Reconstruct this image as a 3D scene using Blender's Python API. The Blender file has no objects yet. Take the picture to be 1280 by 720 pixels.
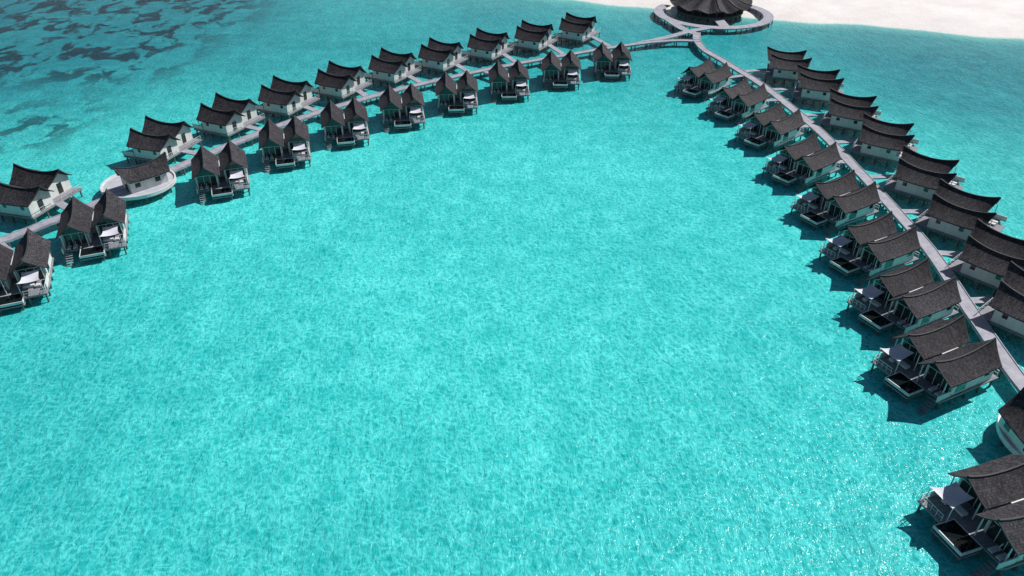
import bpy, bmesh, math, random
from mathutils import Vector, Matrix
random.seed(7)
sc = bpy.context.scene
sc.view_settings.view_transform = 'Standard'
sc.view_settings.look = 'None'
sc.view_settings.exposure = 0

# ------------------------------------------------------------ materials
def new_mat(name):
    m = bpy.data.materials.new(name); m.use_nodes = True
    nt = m.node_tree
    b = nt.nodes['Principled BSDF']
    return m, nt, b
def setin(n, **kw):
    for k, v in kw.items(): n.inputs[k.replace('_', ' ')].default_value = v
def ramp(nt, src, stops):
    r = nt.nodes.new('ShaderNodeValToRGB')
    e = r.color_ramp.elements
    while len(e) > 1: e.remove(e[-1])
    e[0].position = stops[0][0]; c = stops[0][1]
    e[0].color = (c[0], c[1], c[2], 1) if isinstance(c, tuple) else (c, c, c, 1)
    for p, c in stops[1:]:
        q = e.new(p); q.color = (c[0], c[1], c[2], 1) if isinstance(c, tuple) else (c, c, c, 1)
    nt.links.new(src, r.inputs[0])
    return r.outputs[0]
def mixc(nt, f, a, b, mode='MIX'):
    m = nt.nodes.new('ShaderNodeMix'); m.data_type = 'RGBA'; m.blend_type = mode
    for s, v in ((0, f), (6, a), (7, b)):
        if hasattr(v, 'node'): nt.links.new(v, m.inputs[s])
        elif s == 0: m.inputs[0].default_value = v
        else: m.inputs[s].default_value = (v[0], v[1], v[2], 1)
    return m.outputs[2]
def math_(nt, op, a, b=0.0, clamp=False):
    m = nt.nodes.new('ShaderNodeMath'); m.operation = op; m.use_clamp = clamp
    for s, v in ((0, a), (1, b)):
        if hasattr(v, 'node'): nt.links.new(v, m.inputs[s])
        else: m.inputs[s].default_value = v
    return m.outputs[0]
def noise(nt, vec, scale, detail=3, rough=.5, dist=0):
    n = nt.nodes.new('ShaderNodeTexNoise')
    setin(n, Scale=scale, Detail=detail, Roughness=rough, Distortion=dist)
    if vec is not None: nt.links.new(vec, n.inputs['Vector'])
    return n.outputs[0]
def mapping(nt, vec, rot=0, scale=(1, 1, 1)):
    m = nt.nodes.new('ShaderNodeMapping')
    m.inputs['Rotation'].default_value = (0, 0, rot); m.inputs['Scale'].default_value = scale
    nt.links.new(vec, m.inputs['Vector']); return m.outputs[0]
def bump(nt, b, h, strength, dist):
    n = nt.nodes.new('ShaderNodeBump'); setin(n, Strength=strength, Distance=dist)
    nt.links.new(h, n.inputs['Height']); nt.links.new(n.outputs[0], b.inputs['Normal'])

def noisy_mat(name, c1, c2, scale, rough=.7, coord='Object', stretch=(1, 1, 1), bmp=0):
    m, nt, b = new_mat(name)
    if coord == 'Object':
        v = nt.nodes.new('ShaderNodeTexCoord').outputs['Object']
    else:
        v = nt.nodes.new('ShaderNodeNewGeometry').outputs['Position']
    v = mapping(nt, v, 0, stretch)
    f = noise(nt, v, scale, 3, .65)
    f = ramp(nt, f, [(.3, 0.0), (.7, 1.0)])
    nt.links.new(mixc(nt, f, c1, c2), b.inputs['Base Color'])
    b.inputs['Roughness'].default_value = rough
    if bmp: bump(nt, b, f, .5, bmp)
    return m

def roof_material():
    m, nt, b = new_mat('shingle_roof_mat')
    tc = nt.nodes.new('ShaderNodeTexCoord'); uv = tc.outputs['UV']
    br = nt.nodes.new('ShaderNodeTexBrick'); nt.links.new(uv, br.inputs['Vector'])
    br.inputs['Scale'].default_value = 1
    br.inputs['Mortar Size'].default_value = .02
    br.inputs['Brick Width'].default_value = .26
    br.inputs['Row Height'].default_value = .3
    br.inputs['Color1'].default_value = (.028, .027, .033, 1)
    br.inputs['Color2'].default_value = (.082, .076, .087, 1)
    br.inputs['Mortar'].default_value = (.012, .012, .015, 1)
    pos = nt.nodes.new('ShaderNodeNewGeometry').outputs['Position']
    oi = nt.nodes.new('ShaderNodeObjectInfo').outputs['Random']
    n1 = noise(nt, pos, .6, 3, .6)
    w = ramp(nt, n1, [(.3, .72), (.7, 1.15)])
    c = mixc(nt, 1.0, br.outputs['Color'], w, 'MULTIPLY')
    st = noise(nt, mapping(nt, uv, 0, (4, .5, 1)), 1.2, 3, .6)
    st = ramp(nt, st, [(.35, .65), (.7, 1.35)])
    c = mixc(nt, 1.0, c, st, 'MULTIPLY')
    c = mixc(nt, 1.0, c, ramp(nt, oi, [(0, .8), (1, 1.2)]), 'MULTIPLY')
    nt.links.new(c, b.inputs['Base Color'])
    b.inputs['Roughness'].default_value = .8
    b.inputs['Specular IOR Level'].default_value = .22
    bump(nt, b, br.outputs['Color'], .6, .05)
    return m
M_ROOF = roof_material()
M_RIDGE = noisy_mat('ridge_cap_mat', (.03, .029, .032), (.06, .058, .064), 2, .8)
M_WALL = noisy_mat('white_wall_mat', (.58, .62, .60), (.76, .78, .76), .8, .6, stretch=(1, 1, .4))
M_DECK = noisy_mat('deck_timber_mat', (.16, .16, .19), (.31, .30, .33), 1.5, .75, stretch=(.4, 5, 1))
M_JETTY = noisy_mat('jetty_timber_mat', (.26, .26, .31), (.42, .42, .48), .8, .75, 'World')
M_RINGDECK = noisy_mat('pale_deck_mat', (.40, .41, .46), (.54, .54, .60), .8, .7, 'World')
M_PILE = noisy_mat('pile_mat', (.08, .08, .08), (.20, .19, .18), 2, .8)
M_FABRIC = noisy_mat('canopy_fabric_mat', (.60, .62, .70), (.72, .73, .80), .7, .8)
M_RAIL = noisy_mat('rail_mat', (.58, .59, .61), (.75, .76, .77), 1, .5)
M_CUSH = noisy_mat('cushion_mat', (.55, .56, .6), (.8, .8, .8), 1, .8)
m, nt, b = new_mat('window_glass_mat')
nt.links.new(mixc(nt, noise(nt, nt.nodes.new('ShaderNodeTexCoord').outputs['Object'], .8, 2), (.012, .016, .018), (.05, .06, .06)), b.inputs['Base Color'])
b.inputs['Roughness'].default_value = .08
M_GLASS = m
m, nt, b = new_mat('pool_water_mat')
pc = nt.nodes.new('ShaderNodeTexCoord').outputs['Object']
pn = noise(nt, pc, 2.5, 3)
nt.links.new(mixc(nt, pn, (.003, .006, .008), (.012, .02, .022)), b.inputs['Base Color'])
b.inputs['Roughness'].default_value = .06
b.inputs['Specular IOR Level'].default_value = .3
bump(nt, b, pn, .3, .05)
M_POOL = m

# ------------------------------------------------------------ mesh helpers
def box(bm, c, s, rot=0.0):
    M = Matrix.Translation(c) @ Matrix.Rotation(rot, 4, 'Z') @ Matrix.Diagonal((s[0], s[1], s[2], 1))
    bmesh.ops.create_cube(bm, size=1, matrix=M)
def cyl(bm, x, y, z0, z1, r, seg=7, r2=None):
    M = Matrix.Translation((x, y, (z0 + z1) / 2))
    bmesh.ops.create_cone(bm, cap_ends=True, segments=seg, radius1=r, radius2=r2 if r2 is not None else r, depth=z1 - z0, matrix=M)
def strut(bm, p, q, w=.08):
    p = Vector(p); q = Vector(q); d = q - p
    M = Matrix.Translation((p + q) / 2) @ d.to_track_quat('Z', 'Y').to_matrix().to_4x4() @ Matrix.Diagonal((w, w, d.length, 1))
    bmesh.ops.create_cube(bm, size=1, matrix=M)
def mesh_of(name, bm, mat, smooth=False):
    me = bpy.data.meshes.new(name); bm.to_mesh(me); bm.free()
    me.materials.append(mat)
    if smooth:
        for p in me.polygons: p.use_smooth = True
    return me
def add_obj(name, me, parent=None):
    o = bpy.data.objects.new(name, me); sc.collection.objects.link(o)
    if parent: o.parent = parent
    return o

class Roof:
    def __init__(s, cx, cy, L, W, ze=4.25, hmid=1.6, hend=2.5, prow=1.0, liftE=.15):
        s.__dict__.update(locals())
    def pt(s, u, v):
        a = abs(v)
        h = s.hmid + (s.hend - s.hmid) * abs(u) ** 2.2
        z = s.ze + s.liftE * u * u + h * (.72 * (1 - a) + .28 * (1 - a) ** 2)
        return (s.cx + u * (s.L / 2 - s.prow * a ** .85), s.cy + v * s.W / 2, z)
    def z_at(s, x, y):
        v = (y - s.cy) / (s.W / 2); a = min(1, abs(v))
        u = (x - s.cx) / (s.L / 2 - s.prow * a ** .85)
        u = max(-1, min(1, u))
        return s.pt(u, v)[2]
    def build(s, bm, th=.2, nu=14, nv=12):
        uvl = bm.loops.layers.uv.verify()
        top, bot = {}, {}
        for i in range(nu + 1):
            for j in range(nv + 1):
                p = s.pt(-1 + 2 * i / nu, -1 + 2 * j / nv)
                top[i, j] = bm.verts.new(p); bot[i, j] = bm.verts.new((p[0], p[1], p[2] - th))
        def f(vs):
            fc = bm.faces.new(vs)
            for l in fc.loops:
                c = l.vert.co
                l[uvl].uv = (c.x + s.cy * 3.7, abs(c.y - s.cy) * 1.25 + s.cx)
        for i in range(nu):
            for j in range(nv):
                f([top[i, j], top[i + 1, j], top[i + 1, j + 1], top[i, j + 1]])
                f([bot[i, j + 1], bot[i + 1, j + 1], bot[i + 1, j], bot[i, j]])
            f([top[i, 0], bot[i, 0], bot[i + 1, 0], top[i + 1, 0]])
            f([top[i + 1, nv], bot[i + 1, nv], bot[i, nv], top[i, nv]])
        for j in range(nv):
            f([top[0, j + 1], bot[0, j + 1], bot[0, j], top[0, j]])
            f([top[nu, j], bot[nu, j], bot[nu, j + 1], top[nu, j + 1]])
    def ridge(s, bm, n=12):
        for i in range(n):
            p = Vector(s.pt(-1 + 2 * i / n, 0)); q = Vector(s.pt(-1 + 2 * (i + 1) / n, 0))
            p.z += .05; q.z += .05
            strut(bm, p, q, .2)
        for u in (-1, 1):
            for j in range(12):
                p = Vector(s.pt(u, -1 + 2 * j / 12)); q = Vector(s.pt(u, -1 + 2 * (j + 1) / 12))
                p.z -= .07; q.z -= .07; p.x += .05 * u; q.x += .05 * u
                strut(bm, p, q, .14)

def gable_body(bm, r, x0, x1, w, z0, roof_gap=.24):
    ys = [r.cy - w / 2 + w * k / 10 for k in range(11)]
    n = 8
    xs = [x0 + (x1 - x0) * k / n for k in range(n + 1)]
    T = [[bm.verts.new((x, y, r.z_at(x, y) - roof_gap)) for y in ys] for x in xs]
    B = [[bm.verts.new((x, y, z0)) for y in (ys[0], ys[-1])] for x in xs]
    for i in range(n):
        for j in range(10):
            bm.faces.new([T[i][j], T[i + 1][j], T[i + 1][j + 1], T[i][j + 1]])
        bm.faces.new([B[i][0], B[i + 1][0], T[i + 1][0], T[i][0]])
        bm.faces.new([B[i + 1][1], B[i][1], T[i][10], T[i + 1][10]])
        bm.faces.new([B[i][1], B[i + 1][1], B[i + 1][0], B[i][0]])
    bm.faces.new([B[0][0]] + T[0] + [B[0][1]])
    bm.faces.new([B[n][1]] + T[n][::-1] + [B[n][0]])

ZD = 1.8
def villa_parts(s, kind):
    P = {}
    if kind == 'inner':
        off, L = 2.72, 11.0
        rA = Roof(-.65, s * off, 10.8, 5.25); rB = Roof(.6, -s * off, L + .5, 5.25)
    else:
        off, L = 3.15, 10.9
        sg = .8 if s < 0 else -1.0
        rA = Roof(sg, s * off, L, 6.0, hmid=1.75, hend=2.65); rB = Roof(-sg, -s * off, L, 6.0, hmid=1.75, hend=2.65)
    for nm, r in (('roof_a', rA), ('roof_b', rB)):
        bm = bmesh.new(); r.build(bm); P[nm] = mesh_of(nm, bm, M_ROOF, False)
    bm = bmesh.new(); rA.ridge(bm); rB.ridge(bm); P['ridge_and_bargeboards'] = mesh_of('ridge', bm, M_RIDGE)
    bm = bmesh.new(); wB = 4.2 if kind == 'inner' else 4.9
    if kind == 'inner': xa0, xa1, xb0, xb1 = -4.6, 2.4, -4.0, 3.9
    elif s < 0: xa0, xa1, xb0, xb1 = -3.2, 4.2, -4.8, 2.8
    else: xa0, xa1, xb0, xb1 = -4.9, 2.6, -3.0, 4.4
    gable_body(bm, rA, xa0, xa1, wB, ZD); gable_body(bm, rB, xb0, xb1, wB, ZD)
    box(bm, ((xa0 + xa1) / 2, rA.cy, ZD - .35), (xa1 - xa0 - .2, wB - .2, .5))
    box(bm, ((xb0 + xb1) / 2, rB.cy, ZD - .35), (xb1 - xb0 - .2, wB - .2, .5))
    ys = s * (off + wB / 2)
    box(bm, (4.35, ys, ZD + .5), (3.1, .12, 1.0))
    box(bm, (5.3, -ys, ZD + .5), (2.4, .12, 1.0))
    box(bm, (-1.2, 0, ZD + 1.2), (3.2, (2 * off - wB) + .04, 2.4))
    P['walls'] = mesh_of('walls', bm, M_WALL)
    bm = bmesh.new()
    for r, x0, x1 in ((rA, xa0, xa1), (rB, xb0, xb1)):
        gable_body(bm, r, x1 - .1, x1 + .05, wB - .5, ZD + .05, .42)  # glazed end; dark sheet up to the roof also stands in for interior shade
        box(bm, (x0, r.cy, ZD + 1.2), (.08, 1.1, 2.1))
        so = 1 if r.cy > 0 else -1
        yy = r.cy + so * wB / 2
        wl = ((x0 + 1.3, 1.0, 1.55, .8), (x1 - 1.7, 1.9, 1.2, 1.75)) if kind == 'inner' else ((x0 + 1.6, .8, 1.6, .7), (x1 - 1.7, .8, 1.6, .7))
        for xx, ww, zz, hh in wl:
            box(bm, (xx, yy, ZD + zz), (ww, .08, hh))
    P['windows'] = mesh_of('windows', bm, M_GLASS)
    bm = bmesh.new()
    for r, x0, x1 in ((rA, xa0, xa1), (rB, xb0, xb1)):
        for k in range(4):
            y = r.cy - (wB - .7) / 2 + (wB - .7) * k / 3
            box(bm, (x1 + .06, y, ZD + 1.15), (.1, .07, 2.2))
        box(bm, (x1 + .065, r.cy, ZD + 2.3), (.11, wB - .6, .09))
        for k in (-1, 1):
            yk = r.cy + k * (wB / 2 - .25)
            cyl(bm, x1 + 1.4, yk, ZD, r.z_at(x1 + 1.4, yk) - .2, .08)
    def rail(p, q, n):
        for k in range(n + 1):
            t = k / n
            x = p[0] + (q[0] - p[0]) * t; y = p[1] + (q[1] - p[1]) * t
            box(bm, (x, y, ZD + .5), (.05, .05, 1.0))
        strut(bm, (p[0], p[1], ZD + 1.0), (q[0], q[1], ZD + 1.0), .06)
        strut(bm, (p[0], p[1], ZD + .55), (q[0], q[1], ZD + .55), .035)
    if kind == 'inner': rail((7.3, s * 1.75), (7.3, ys * .99), 4); rail((5.95, ys * .995), (7.3, ys * .995), 2)
    rail((-5.3, .9), (-5.3, off + wB / 2), 4); rail((-5.3, -.9), (-5.3, -off - wB / 2), 4)
    cx, cy = 5.4, s * (off + .25)
    if kind == 'inner':
        for a in (-1, 1):
            cyl(bm, cx + 1.5, cy + a * 1.55, ZD, ZD + 2.2, .05)
    P['frames_and_railings'] = mesh_of('frames', bm, M_RAIL)
    bm = bmesh.new()
    w2 = off + wB / 2 + .25
    box(bm, (.1, 0, ZD - .13), (10.9, 2 * w2, .24))
    if kind == 'inner': box(bm, (6.5, s * 3.3, ZD - .133), (1.9, 3.3, .24))
    for y in (-w2 + .4, 0, w2 - .4): box(bm, (.3, y, ZD - .42), (11, .25, .3))
    if kind == 'inner':
        for k in range(6):
            box(bm, (6.0 + .36 * k, -s * (w2 - .9), ZD - .3 - .28 * k), (.34, 1.1, .08))
        box(bm, (7.0, s * -.35, ZD - .75), (2.9, 4.0, .2))
    else:
        box(bm, (6.2, -s * (off), ZD - .4), (1.4, 3.2, .2))
    P['deck'] = mesh_of('deck', bm, M_DECK)
    if kind == 'inner':
        pxc, pyc = (7.0, -s * .35)
        bm = bmesh.new()
        for dx, dy, sx, sy in ((-1.35, 0, .11, 3.9), (1.35, 0, .11, 3.9), (0, -1.89, 2.59, .11), (0, 1.89, 2.59, .11)):
            box(bm, (pxc + dx, pyc + dy, ZD - .2), (sx, sy, .42))
        P['pool_rim'] = mesh_of('pool_rim', bm, M_RAIL)
        bm = bmesh.new(); box(bm, (pxc, pyc, ZD - .35), (2.59, 3.66, .6)); P['pool_water'] = mesh_of('pool', bm, M_POOL)
        bm = bmesh.new(); n = 10; g = {}
        for i in range(n + 1):
            for j in range(n + 1):
                u, v = -1 + 2 * i / n, -1 + 2 * j / n
                z = ZD + 2.1 + .2 * (1 - u) + .35 * (v * v) * (.5 + .5 * u) - .35 * (1 - u * u)
                e = 1 - .18 * (1 - v * v) * abs(u)
                g[i, j] = bm.verts.new((cx + u * 1.65 * e, cy + v * 1.65 * (1 - .16 * (1 - u * u)) * (1 - .12 * (1 - u)), z))
        for i in range(n):
            for j in range(n): bm.faces.new([g[i, j], g[i + 1, j], g[i + 1, j + 1], g[i, j + 1]])
        P['canopy'] = mesh_of('canopy', bm, M_FABRIC, True)
    bm = bmesh.new()
    for y in (-s * 3.0, -s * 4.0):
        box(bm, (4.9, y, ZD + .28), (1.3, .6, .12))
        strut(bm, (4.3, y, ZD + .3), (3.95, y, ZD + .75), .12)
        for a in (4.4, 5.4):
            for b_ in (-.22, .22): box(bm, (a, y + b_, ZD + .11), (.06, .06, .22))
    box(bm, (4.4, s * 2.2, ZD + .3), (.8, 1.6, .35)); box(bm, (4.9, s * 3.6, ZD + .3), (.7, .7, .4))
    P['loungers_and_table'] = mesh_of('loungers', bm, M_CUSH)
    bm = bmesh.new()
    for x in (-5, -2.4, .3, 2.9, 5.2):
        for y in (-w2 + .4, -w2 * .45, w2 * .45, w2 - .4):
            cyl(bm, x, y, -2.5, ZD - .3, .16)
    if kind == 'inner':
        for x in (6.2, 8.0):
            for y in (-s * .35 - 1.5, -s * .35 + 1.5): cyl(bm, x, y, -2.5, ZD - .66, .16)
        for y in (2.2, 4.6): cyl(bm, 7.1, s * y, -2.5, ZD - .255, .14)
    P['stilts'] = mesh_of('stilts', bm, M_PILE)
    return P

PARTS = {(s, k): villa_parts(s, k) for s in (1, -1) for k in ('inner', 'outer')}
VILLAS = []
def villa(x, y, ang, s, kind):
    e = bpy.data.objects.new('overwater_villa', None); sc.collection.objects.link(e)
    e.empty_display_size = 1
    a = math.radians(ang + random.uniform(-1.8, 1.8))
    e.location = (x, y, 0); e.rotation_euler = (0, 0, a)
    e.scale = (.88, .88, .88) if kind == 'inner' else (.84, .96, .88)
    for nm, me in PARTS[(s, kind)].items(): add_obj(nm, me, e)
    VILLAS.append((x - 4.6 * math.cos(a), y - 4.6 * math.sin(a), kind))

LJ = [(-98, 78), (-88, 90), (-79.5, 99), (-74.6, 105.5), (-68, 115), (-61.4, 126.5), (-52.8, 140.1), (-41.5, 154), (-26, 168.5), (-4.5, 184), (19, 197.5), (33, 204.5), (44, 208), (52, 207.5)]
RJ = [(52.5, 216), (51.0, 207.5), (51.3, 199), (54, 189.7), (58.6, 172), (60.8, 158), (62.7, 142), (63.3, 124), (63.5, 109), (63.3, 96), (61.6, 81.5), (60.3, 69), (59.5, 58), (56, 44), (50, 28)]
def catmull(P, n=8):
    out = []
    Q = [Vector(p).to_2d() for p in P]; Q = [Q[0] * 2 - Q[1]] + Q + [Q[-1] * 2 - Q[-2]]
    for i in range(1, len(Q) - 2):
        for k in range(n):
            t = k / n
            out.append(.5 * ((2 * Q[i]) + (-Q[i - 1] + Q[i + 1]) * t + (2 * Q[i - 1] - 5 * Q[i] + 4 * Q[i + 1] - Q[i + 2]) * t * t + (-Q[i - 1] + 3 * Q[i] - 3 * Q[i + 1] + Q[i + 2]) * t ** 3))
    out.append(Q[-2]); return out
def ribbon(bm, pts, w, z, th=.28, piles=None, closed=False):
    n = len(pts); rows = []
    for i, p in enumerate(pts):
        a = pts[(i - 1) % n] if closed else pts[max(0, i - 1)]
        b_ = pts[(i + 1) % n] if closed else pts[min(n - 1, i + 1)]
        d = (b_ - a).normalized(); nn = Vector((-d.y, d.x)) * w / 2
        rows.append([bm.verts.new((p.x + nn.x, p.y + nn.y, z)), bm.verts.new((p.x - nn.x, p.y - nn.y, z)),
                     bm.verts.new((p.x - nn.x, p.y - nn.y, z - th)), bm.verts.new((p.x + nn.x, p.y + nn.y, z - th))])
    for i in range(n if closed else n - 1):
        A, B = rows[i], rows[(i + 1) % n]
        for k in range(4): bm.faces.new([A[k], A[(k + 1) % 4], B[(k + 1) % 4], B[k]])
    if not closed:
        bm.faces.new(rows[0][::-1]); bm.faces.new(rows[-1])
    if piles is not None:
        acc = 0
        for i in range(1, n):
            acc += (pts[i] - pts[i - 1]).length
            if acc > 3.5:
                acc = 0; d = (pts[i] - pts[i - 1]).normalized(); nn = Vector((-d.y, d.x)) * (w / 2 - .15)
                for q in (pts[i] + nn, pts[i] - nn): cyl(piles, q.x, q.y, -2.5, z - .05, .16)
LP, RP = catmull(LJ), catmull(RJ)

L_in = [(-71.0, 89.3, -66), (-65.5, 102.2, -67), (-52.2, 122.2, -70), (-43.8, 134.6, -73), (-34.1, 144.8, -77), (-23.5, 153.8, -80), (-12.3, 162.7, -84), (-.7, 170.8, -87), (11.9, 178.9, -90), (25, 185.8, -93)]
for x, y, a in L_in: villa(x, y, a, 1, 'inner')
R_in = [(45.4, 172, 229), (49.9, 157.6, 225), (52.6, 142.5, 221), (53.8, 126.1, 216), (54.4, 110.4, 212), (54.3, 95.8, 209), (53.5, 82.3, 207), (51.7, 69.3, 204), (47.6, 47.0, 198)]
for x, y, a in R_in: villa(x, y, a, -1, 'inner')
L_out = [(-80.8, 113.1, 166), (-67.6, 135, 160), (-58.7, 147.8, 157), (-49.5, 159.1, 155), (-39.5, 169.6, 154), (-28.9, 180, 153), (-17.9, 189, 152), (-6.1, 197.9, 151), (6.1, 206, 150), (18.6, 214.2, 150)]
for x, y, a in L_out: villa(x, y, a, 1, 'outer')
R_out = [(67.2, 181.3, -20), (69.8, 166.9, -25), (71.0, 150.1, -31), (72, 135.4, -36), (72.3, 119.2, -41), (71.9, 105.5, -45), (70.6, 91.8, -49), (68.8, 79.9, -52)]
for x, y, a in R_out: villa(x, y, a, -1, 'outer')
ZJ = 1.58
def jetty(path, w, z, name, spur_test):
    e = bpy.data.objects.new(name, None); sc.collection.objects.link(e)
    bm = bmesh.new(); pl = bmesh.new()
    ribbon(bm, path, w, z, .28, pl)
    for vx, vy, k in VILLAS:
        if not spur_test(vx): continue
        v = Vector((vx, vy)); q = min(path, key=lambda p: (p - v).length)
        if (q - v).length > .5:
            d = (q - v).normalized()
            ribbon(bm, [v - d * .4, q], 1.4, z - .012, .22, pl)
    add_obj('walkway', mesh_of('walkway', bm, M_JETTY), e)
    bm = bmesh.new()
    for sgn in (-1, 1):
        off = []
        for i, p in enumerate(path):
            d = (path[min(len(path) - 1, i + 1)] - path[max(0, i - 1)]).normalized()
            off.append(p + Vector((-d.y, d.x)) * sgn * (w / 2 - .12))
        ribbon(bm, off, .12, z + .09, .087)
    add_obj('kerbs', mesh_of('kerbs', bm, M_JETTY), e)
    add_obj('piles', mesh_of('piles', pl, M_PILE), e)
jetty(LP, 2.1, ZJ, 'wooden_jetty', lambda x: x < 40)
jetty(RP, 2.2, ZJ + .006, 'wooden_jetty', lambda x: x >= 40)

CX, CY = 62, 237.5
bm = bmesh.new(); pl = bmesh.new()
ring = [Vector((CX + 16.5 * math.cos(t), CY + 16.5 * math.sin(t))) for t in [math.radians(140 + 262 * k / 60) for k in range(61)]]
ribbon(bm, ring, 3.0, ZJ + .012, .28, pl)
ribbon(bm, catmull([(34, 205), (43, 211), (50.5, 217), (58, 221.5)]), 2.2, ZJ + .017, .28, pl)
ribbon(bm, catmull([(52.3, 214), (49.5, 219.5), (47.0, 229)]), 2.4, ZJ + .022, .28, pl)
ribbon(bm, catmull([(62, 221), (62, 225), (62, 232)]), 3, ZJ + .027, .28, pl)
e = bpy.data.objects.new('ring_boardwalk', None); sc.collection.objects.link(e)
add_obj('walkway', mesh_of('ring', bm, M_JETTY), e); add_obj('piles', mesh_of('rp', pl, M_PILE), e)

e = bpy.data.objects.new('round_thatched_restaurant', None); sc.collection.objects.link(e); e.location = (CX, CY + 4.6, -.5)
bm = bmesh.new(); uvl = bm.loops.layers.uv.verify()
seg, rings = 96, 14; V = []
def rprof(a, t):
    lob = abs(math.cos(a * 6))
    r = (11.8 * (1 - t) + .9 * t) * (1 + .09 * lob * (1 - t))
    z = 3.6 + 6.4 * t ** 1.4 + 1.1 * lob ** 2 * (1 - t) * (1 - .3 * t)
    return r, z
for k in range(rings + 1):
    t = k / rings; row = []
    for i in range(seg):
        a = 2 * math.pi * i / seg
        r, z = rprof(a, t)
        row.append(bm.verts.new((r * math.cos(a), r * math.sin(a), z)))
    V.append(row)
def uvf(vs):
    f = bm.faces.new(vs)
    for l in f.loops:
        c = l.vert.co; l[uvl].uv = (math.atan2(c.y, c.x) * 8, math.hypot(c.x, c.y))
for k in range(rings):
    for i in range(seg):
        j = (i + 1) % seg; uvf([V[k][i], V[k][j], V[k + 1][j], V[k + 1][i]])
bm.faces.new(V[-1])
add_obj('roof', mesh_of('rroof', bm, M_ROOF), e)
bm = bmesh.new()
for i in range(12):
    a = 2 * math.pi * i / 12
    prev = None
    for k in range(rings + 1):
        r, z = rprof(a, k / rings)
        v = Vector((r * math.cos(a), r * math.sin(a), z + .06))
        if prev: strut(bm, prev, v, .2)
        prev = v
add_obj('roof_ribs', mesh_of('ribs', bm, M_RIDGE), e)
bm = bmesh.new(); bmesh.ops.create_cone(bm, cap_ends=True, segments=48, radius1=10.2, radius2=10.2, depth=.4, matrix=Matrix.Translation((0, 0, ZD + .1)))
add_obj('floor', mesh_of('rfloor', bm, M_PILE), e)
bm = bmesh.new()
for i in range(24):
    a = 2 * math.pi * i / 24
    cyl(bm, 9.3 * math.cos(a), 9.3 * math.sin(a), ZD, 4.4, .15)
    cyl(bm, 9.6 * math.cos(a), 9.6 * math.sin(a), -2.5, ZD, .2)
add_obj('columns', mesh_of('rcol', bm, M_PILE), e)
bm = bmesh.new(); bmesh.ops.create_cone(bm, cap_ends=True, segments=24, radius1=5, radius2=5, depth=2.8, matrix=Matrix.Translation((0, 0, ZD + 1.71)))
add_obj('core_wall', mesh_of('rcore', bm, M_WALL), e)

def platform(x, y, ang, cy, W):
    e = bpy.data.objects.new('round_deck_pavilion', None); sc.collection.objects.link(e)
    e.location = (x, y, -.2); e.rotation_euler = (0, 0, math.radians(ang))
    bm = bmesh.new(); bmesh.ops.create_cone(bm, cap_ends=True, segments=64, radius1=6.1, radius2=6.1, depth=.35, matrix=Matrix.Translation((0, 0, ZD - .14)))
    add_obj('round_deck', mesh_of('rd', bm, M_RINGDECK), e)
    bm = bmesh.new()
    c = [Vector((6.05 * math.cos(2 * math.pi * k / 64), 6.05 * math.sin(2 * math.pi * k / 64))) for k in range(64)]
    ribbon(bm, c, .26, ZD + .3, .6, closed=True)
    add_obj('rim', mesh_of('rim', bm, M_RAIL), e)
    r = Roof(.8, cy, 9.0, W, ze=3.9, hmid=1.5, hend=2.4)
    bm = bmesh.new(); r.build(bm); add_obj('roof', mesh_of('r', bm, M_ROOF), e)
    bm = bmesh.new(); r.ridge(bm); add_obj('ridge_and_bargeboards', mesh_of('rr', bm, M_RIDGE), e)
    bm = bmesh.new(); gable_body(bm, r, -2.6, 3.9, W - 1.0, ZD); add_obj('walls', mesh_of('w', bm, M_WALL), e)
    bm = bmesh.new()
    for xx in (-1.3, 2.2): box(bm, (xx, cy - (W - 1) / 2, ZD + 1.2), (.9, .08, .8))
    for xx in (-2.6, 3.9): box(bm, (xx, cy, ZD + 1.1), (.08, 1.4, 2.0))
    add_obj('windows', mesh_of('wn', bm, M_GLASS), e)
    bm = bmesh.new()
    for k in range(14):
        a = 2 * math.pi * k / 14; cyl(bm, 5.6 * math.cos(a), 5.6 * math.sin(a), -2.5, ZD - .3, .18)
    add_obj('stilts', mesh_of('s', bm, M_PILE), e)
platform(-66, 119.4, 46, -1.6, 4.6)
platform(59.0, 56.8, 272, -3.6, 5.2)

# ------------------------------------------------------------ shoreline, sea bed, water
SH = [(-600, 420), (-200, 340), (-60, 292), (5, 268), (45, 252), (78, 238), (110, 229), (145, 216), (200, 196), (300, 150), (600, 20)]
def ys(x):
    def f(x):
        for (a, b_), (c, d) in zip(SH, SH[1:]):
            if x <= c: return b_ + (d - b_) * (x - a) / (c - a)
        return SH[-1][1]
    return (f(x - 12) + f(x - 5) + f(x) + f(x + 5) + f(x + 12)) / 5 + 1.2 * math.sin(x * .13) + .6 * math.sin(x * .31 + 1)
def ss(a, b_, x):
    t = max(0, min(1, (x - a) / (b_ - a))); return t * t * (3 - 2 * t)
def axis(lo, hi, step, far):
    v = [lo + step * i for i in range(int((hi - lo) / step) + 1)]
    d = step; a = v[0]; b_ = v[-1]; pre = []; post = []
    while a > -far:
        d *= 1.5; a -= d; pre.append(a)
    d = step
    while b_ < far:
        d *= 1.5; b_ += d; post.append(b_)
    return pre[::-1] + v + post
xsA, ysA = axis(-220, 260, 4, 6000), axis(-20, 320, 3, 6000)
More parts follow.
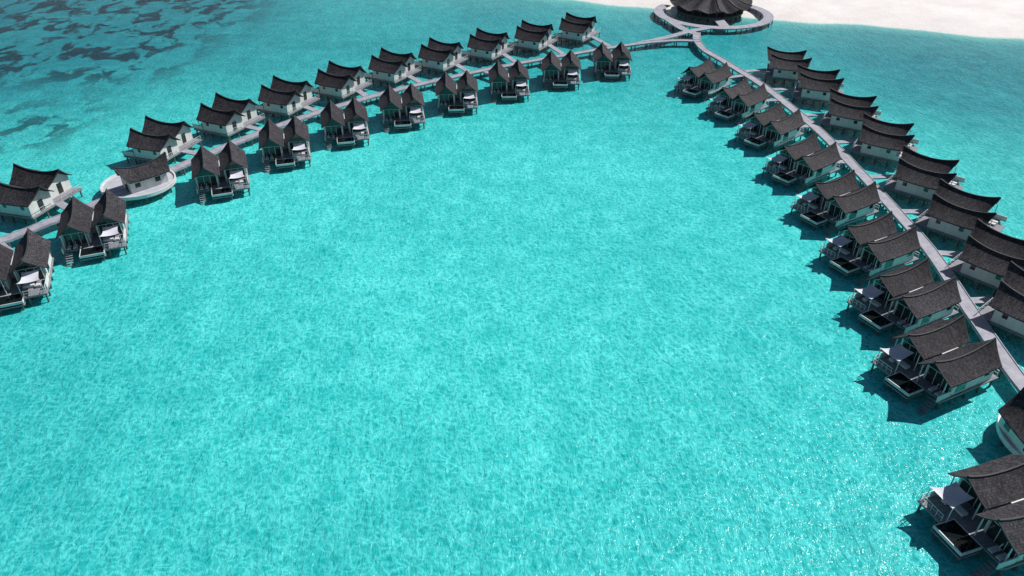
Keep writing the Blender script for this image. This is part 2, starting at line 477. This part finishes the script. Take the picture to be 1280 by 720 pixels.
def sheet(name, zf, mat, attrs=None):
    nx, ny = len(xsA), len(ysA)
    verts = [(x, y, zf(x, y)) for y in ysA for x in xsA]
    faces = [(j * nx + i, j * nx + i + 1, (j + 1) * nx + i + 1, (j + 1) * nx + i) for j in range(ny - 1) for i in range(nx - 1)]
    me = bpy.data.meshes.new(name); me.from_pydata(verts, [], faces); me.materials.append(mat)
    for an, fn in (attrs or {}).items():
        at = me.attributes.new(an, 'FLOAT', 'POINT')
        at.data.foreach_set('value', [fn(v[0], v[1]) for v in verts])
    for p in me.polygons: p.use_smooth = True
    return add_obj(name, me)
def dist_shore(x, y): return (ys(x) - y) * .93
def groundz(x, y):
    d = -dist_shore(x, y)
    if d < 0: return max(-3, d * .12)
    return 2.2 * (1 - math.exp(-d / 16)) + .15 * math.sin(x * .2) * math.sin(y * .17) * min(1, d / 10)

m, nt, b = new_mat('sand_mat')
pos = nt.nodes.new('ShaderNodeNewGeometry').outputs['Position']
n1 = ramp(nt, noise(nt, pos, .12, 4, .65), [(.35, 0.0), (.65, 1.0)])
n2 = noise(nt, pos, 1.5, 4, .7)
c = mixc(nt, n1, (.80, .74, .71), (.89, .85, .83))
c = mixc(nt, 1.0, c, ramp(nt, n2, [(.3, .9), (.7, 1.02)]), 'MULTIPLY')
nt.links.new(c, b.inputs['Base Color']); b.inputs['Roughness'].default_value = .95
bump(nt, b, n2, .5, .18)
sheet('sandy_beach', groundz, m)

def shallow(x, y):
    d = .90
    d -= .48 * ss(130, 225, y + .15 * abs(x))
    d -= .28 * ss(45, 120, -x) * ss(95, 170, y)
    d -= .24 * ss(20, 85, -x) * (1 - ss(60, 120, y))
    d -= .26 * ss(58, 105, x) * ss(60, 130, y)
    d -= .10 * (1 - ss(40, 75, y))
    return max(.05, d)
def reef(x, y):
    r = ss(74, 100, -x) * ss(165, 190, y)
    return min(1, r + .8 * ss(86, 96, -x) * ss(125, 150, y) * (1 - ss(150, 175, y)) + .2 * ss(60, 80, -x) * ss(215, 235, y))

m, nt, b = new_mat('lagoon_water_mat')
pos = nt.nodes.new('ShaderNodeNewGeometry').outputs['Position']
def attr(n):
    a = nt.nodes.new('ShaderNodeAttribute'); a.attribute_name = n; return a.outputs['Fac']
sh, rf, dist = attr('shallow'), attr('reef'), attr('shore')
big = noise(nt, pos, .022, 3, .55, .5)
sh2 = math_(nt, 'ADD', sh, math_(nt, 'MULTIPLY', math_(nt, 'SUBTRACT', big, .5), .55), True)
mid = noise(nt, mapping(nt, pos, .5, (1, .45, 1)), .16, 3, .55)
sh2 = math_(nt, 'ADD', sh2, math_(nt, 'MULTIPLY', math_(nt, 'SUBTRACT', mid, .5), .24), True)
col = ramp(nt, sh2, [(0, (.001, .14, .19)), (.3, (.001, .25, .29)), (.6, (.003, .37, .385)), (.85, (.009, .49, .485)), (1, (.020, .57, .555))])
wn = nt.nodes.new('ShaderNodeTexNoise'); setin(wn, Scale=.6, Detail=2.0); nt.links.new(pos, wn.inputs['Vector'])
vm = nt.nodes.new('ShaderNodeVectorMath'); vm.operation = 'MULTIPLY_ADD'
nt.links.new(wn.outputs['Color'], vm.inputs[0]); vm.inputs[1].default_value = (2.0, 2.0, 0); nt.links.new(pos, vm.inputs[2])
def caus(scale, rot, stretch):  # bright caustic light lines, painted into the water colour
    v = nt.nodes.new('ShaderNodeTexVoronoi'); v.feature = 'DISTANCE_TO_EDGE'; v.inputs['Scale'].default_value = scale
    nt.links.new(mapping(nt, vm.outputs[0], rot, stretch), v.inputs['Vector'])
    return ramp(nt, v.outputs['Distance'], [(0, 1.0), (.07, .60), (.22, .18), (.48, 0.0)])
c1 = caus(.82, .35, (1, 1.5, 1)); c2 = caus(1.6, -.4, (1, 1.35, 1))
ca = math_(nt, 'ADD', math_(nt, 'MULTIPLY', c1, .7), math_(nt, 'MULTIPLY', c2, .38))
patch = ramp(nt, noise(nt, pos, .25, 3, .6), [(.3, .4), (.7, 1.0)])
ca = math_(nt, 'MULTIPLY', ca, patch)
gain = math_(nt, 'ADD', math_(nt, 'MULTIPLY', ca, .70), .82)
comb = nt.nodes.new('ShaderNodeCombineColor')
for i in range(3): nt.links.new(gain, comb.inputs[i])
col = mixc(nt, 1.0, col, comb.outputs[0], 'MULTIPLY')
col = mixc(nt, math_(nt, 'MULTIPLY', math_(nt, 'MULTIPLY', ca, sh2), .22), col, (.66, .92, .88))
rn = noise(nt, mapping(nt, pos, .2, (1, .7, 1)), .15, 5, .60, .5)
rm = math_(nt, 'MULTIPLY', ramp(nt, rn, [(.50, 0.0), (.56, 1.0)]), rf)
col = mixc(nt, math_(nt, 'MULTIPLY', rm, .93), col, (.001, .025, .045))
col = mixc(nt, ramp(nt, math_(nt, 'DIVIDE', dist, 30.0), [(0, 1.0), (.10, .5), (.3, .12), (1, 0.0)]), col, (.22, .66, .58))
fn = math_(nt, 'ADD', dist, math_(nt, 'MULTIPLY', math_(nt, 'SUBTRACT', noise(nt, pos, .25, 4, .7), .5), 2.5))
col = mixc(nt, ramp(nt, math_(nt, 'DIVIDE', fn, 4.0), [(0, .9), (.25, .8), (.5, .1), (1, 0.0)]), col, (.82, .83, .80))
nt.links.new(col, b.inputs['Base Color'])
b.inputs['IOR'].default_value = 1.33
b.inputs['Roughness'].default_value = .13
b.inputs['Specular IOR Level'].default_value = .16
w1 = noise(nt, mapping(nt, pos, .5, (1, .5, 1)), 1.9, 3, .6, .3)
w2 = noise(nt, mapping(nt, pos, -.3, (1, .6, 1)), .4, 2, .5)
hh = math_(nt, 'ADD', w1, math_(nt, 'MULTIPLY', w2, 1.2))
bump(nt, b, hh, .85, .28)
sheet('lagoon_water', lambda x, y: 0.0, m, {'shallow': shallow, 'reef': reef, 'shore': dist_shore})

# ------------------------------------------------------------ light
az, el = math.radians(32), math.radians(46)
sv = Vector((math.cos(el) * math.cos(az), math.cos(el) * math.sin(az), math.sin(el)))
ld = bpy.data.lights.new('sun', 'SUN'); ld.energy = 4.8; ld.angle = math.radians(.5); ld.color = (1, .97, .93)
lo = bpy.data.objects.new('sun', ld); sc.collection.objects.link(lo)
lo.rotation_euler = sv.to_track_quat('Z', 'Y').to_euler(); lo.location = (0, 0, 100)
w = bpy.data.worlds.new('World'); sc.world = w; w.use_nodes = True
nt = w.node_tree; bg = nt.nodes['Background']
sky = nt.nodes.new('ShaderNodeTexSky'); sky.sky_type = 'NISHITA'; sky.sun_disc = False
sky.sun_elevation = el; sky.sun_rotation = math.pi / 2 - az
nt.links.new(sky.outputs[0], bg.inputs[0]); bg.inputs[1].default_value = .05

cd = bpy.data.cameras.new('camera'); cam = bpy.data.objects.new('camera', cd); sc.collection.objects.link(cam)
cam.location = (0, 0, 60); cam.rotation_euler = (math.radians(90 - 34.1), 0, 0)
cd.sensor_width = 36; cd.lens = 36 * 930 / 1280; cd.clip_end = 20000; cd.clip_start = .5
sc.camera = cam
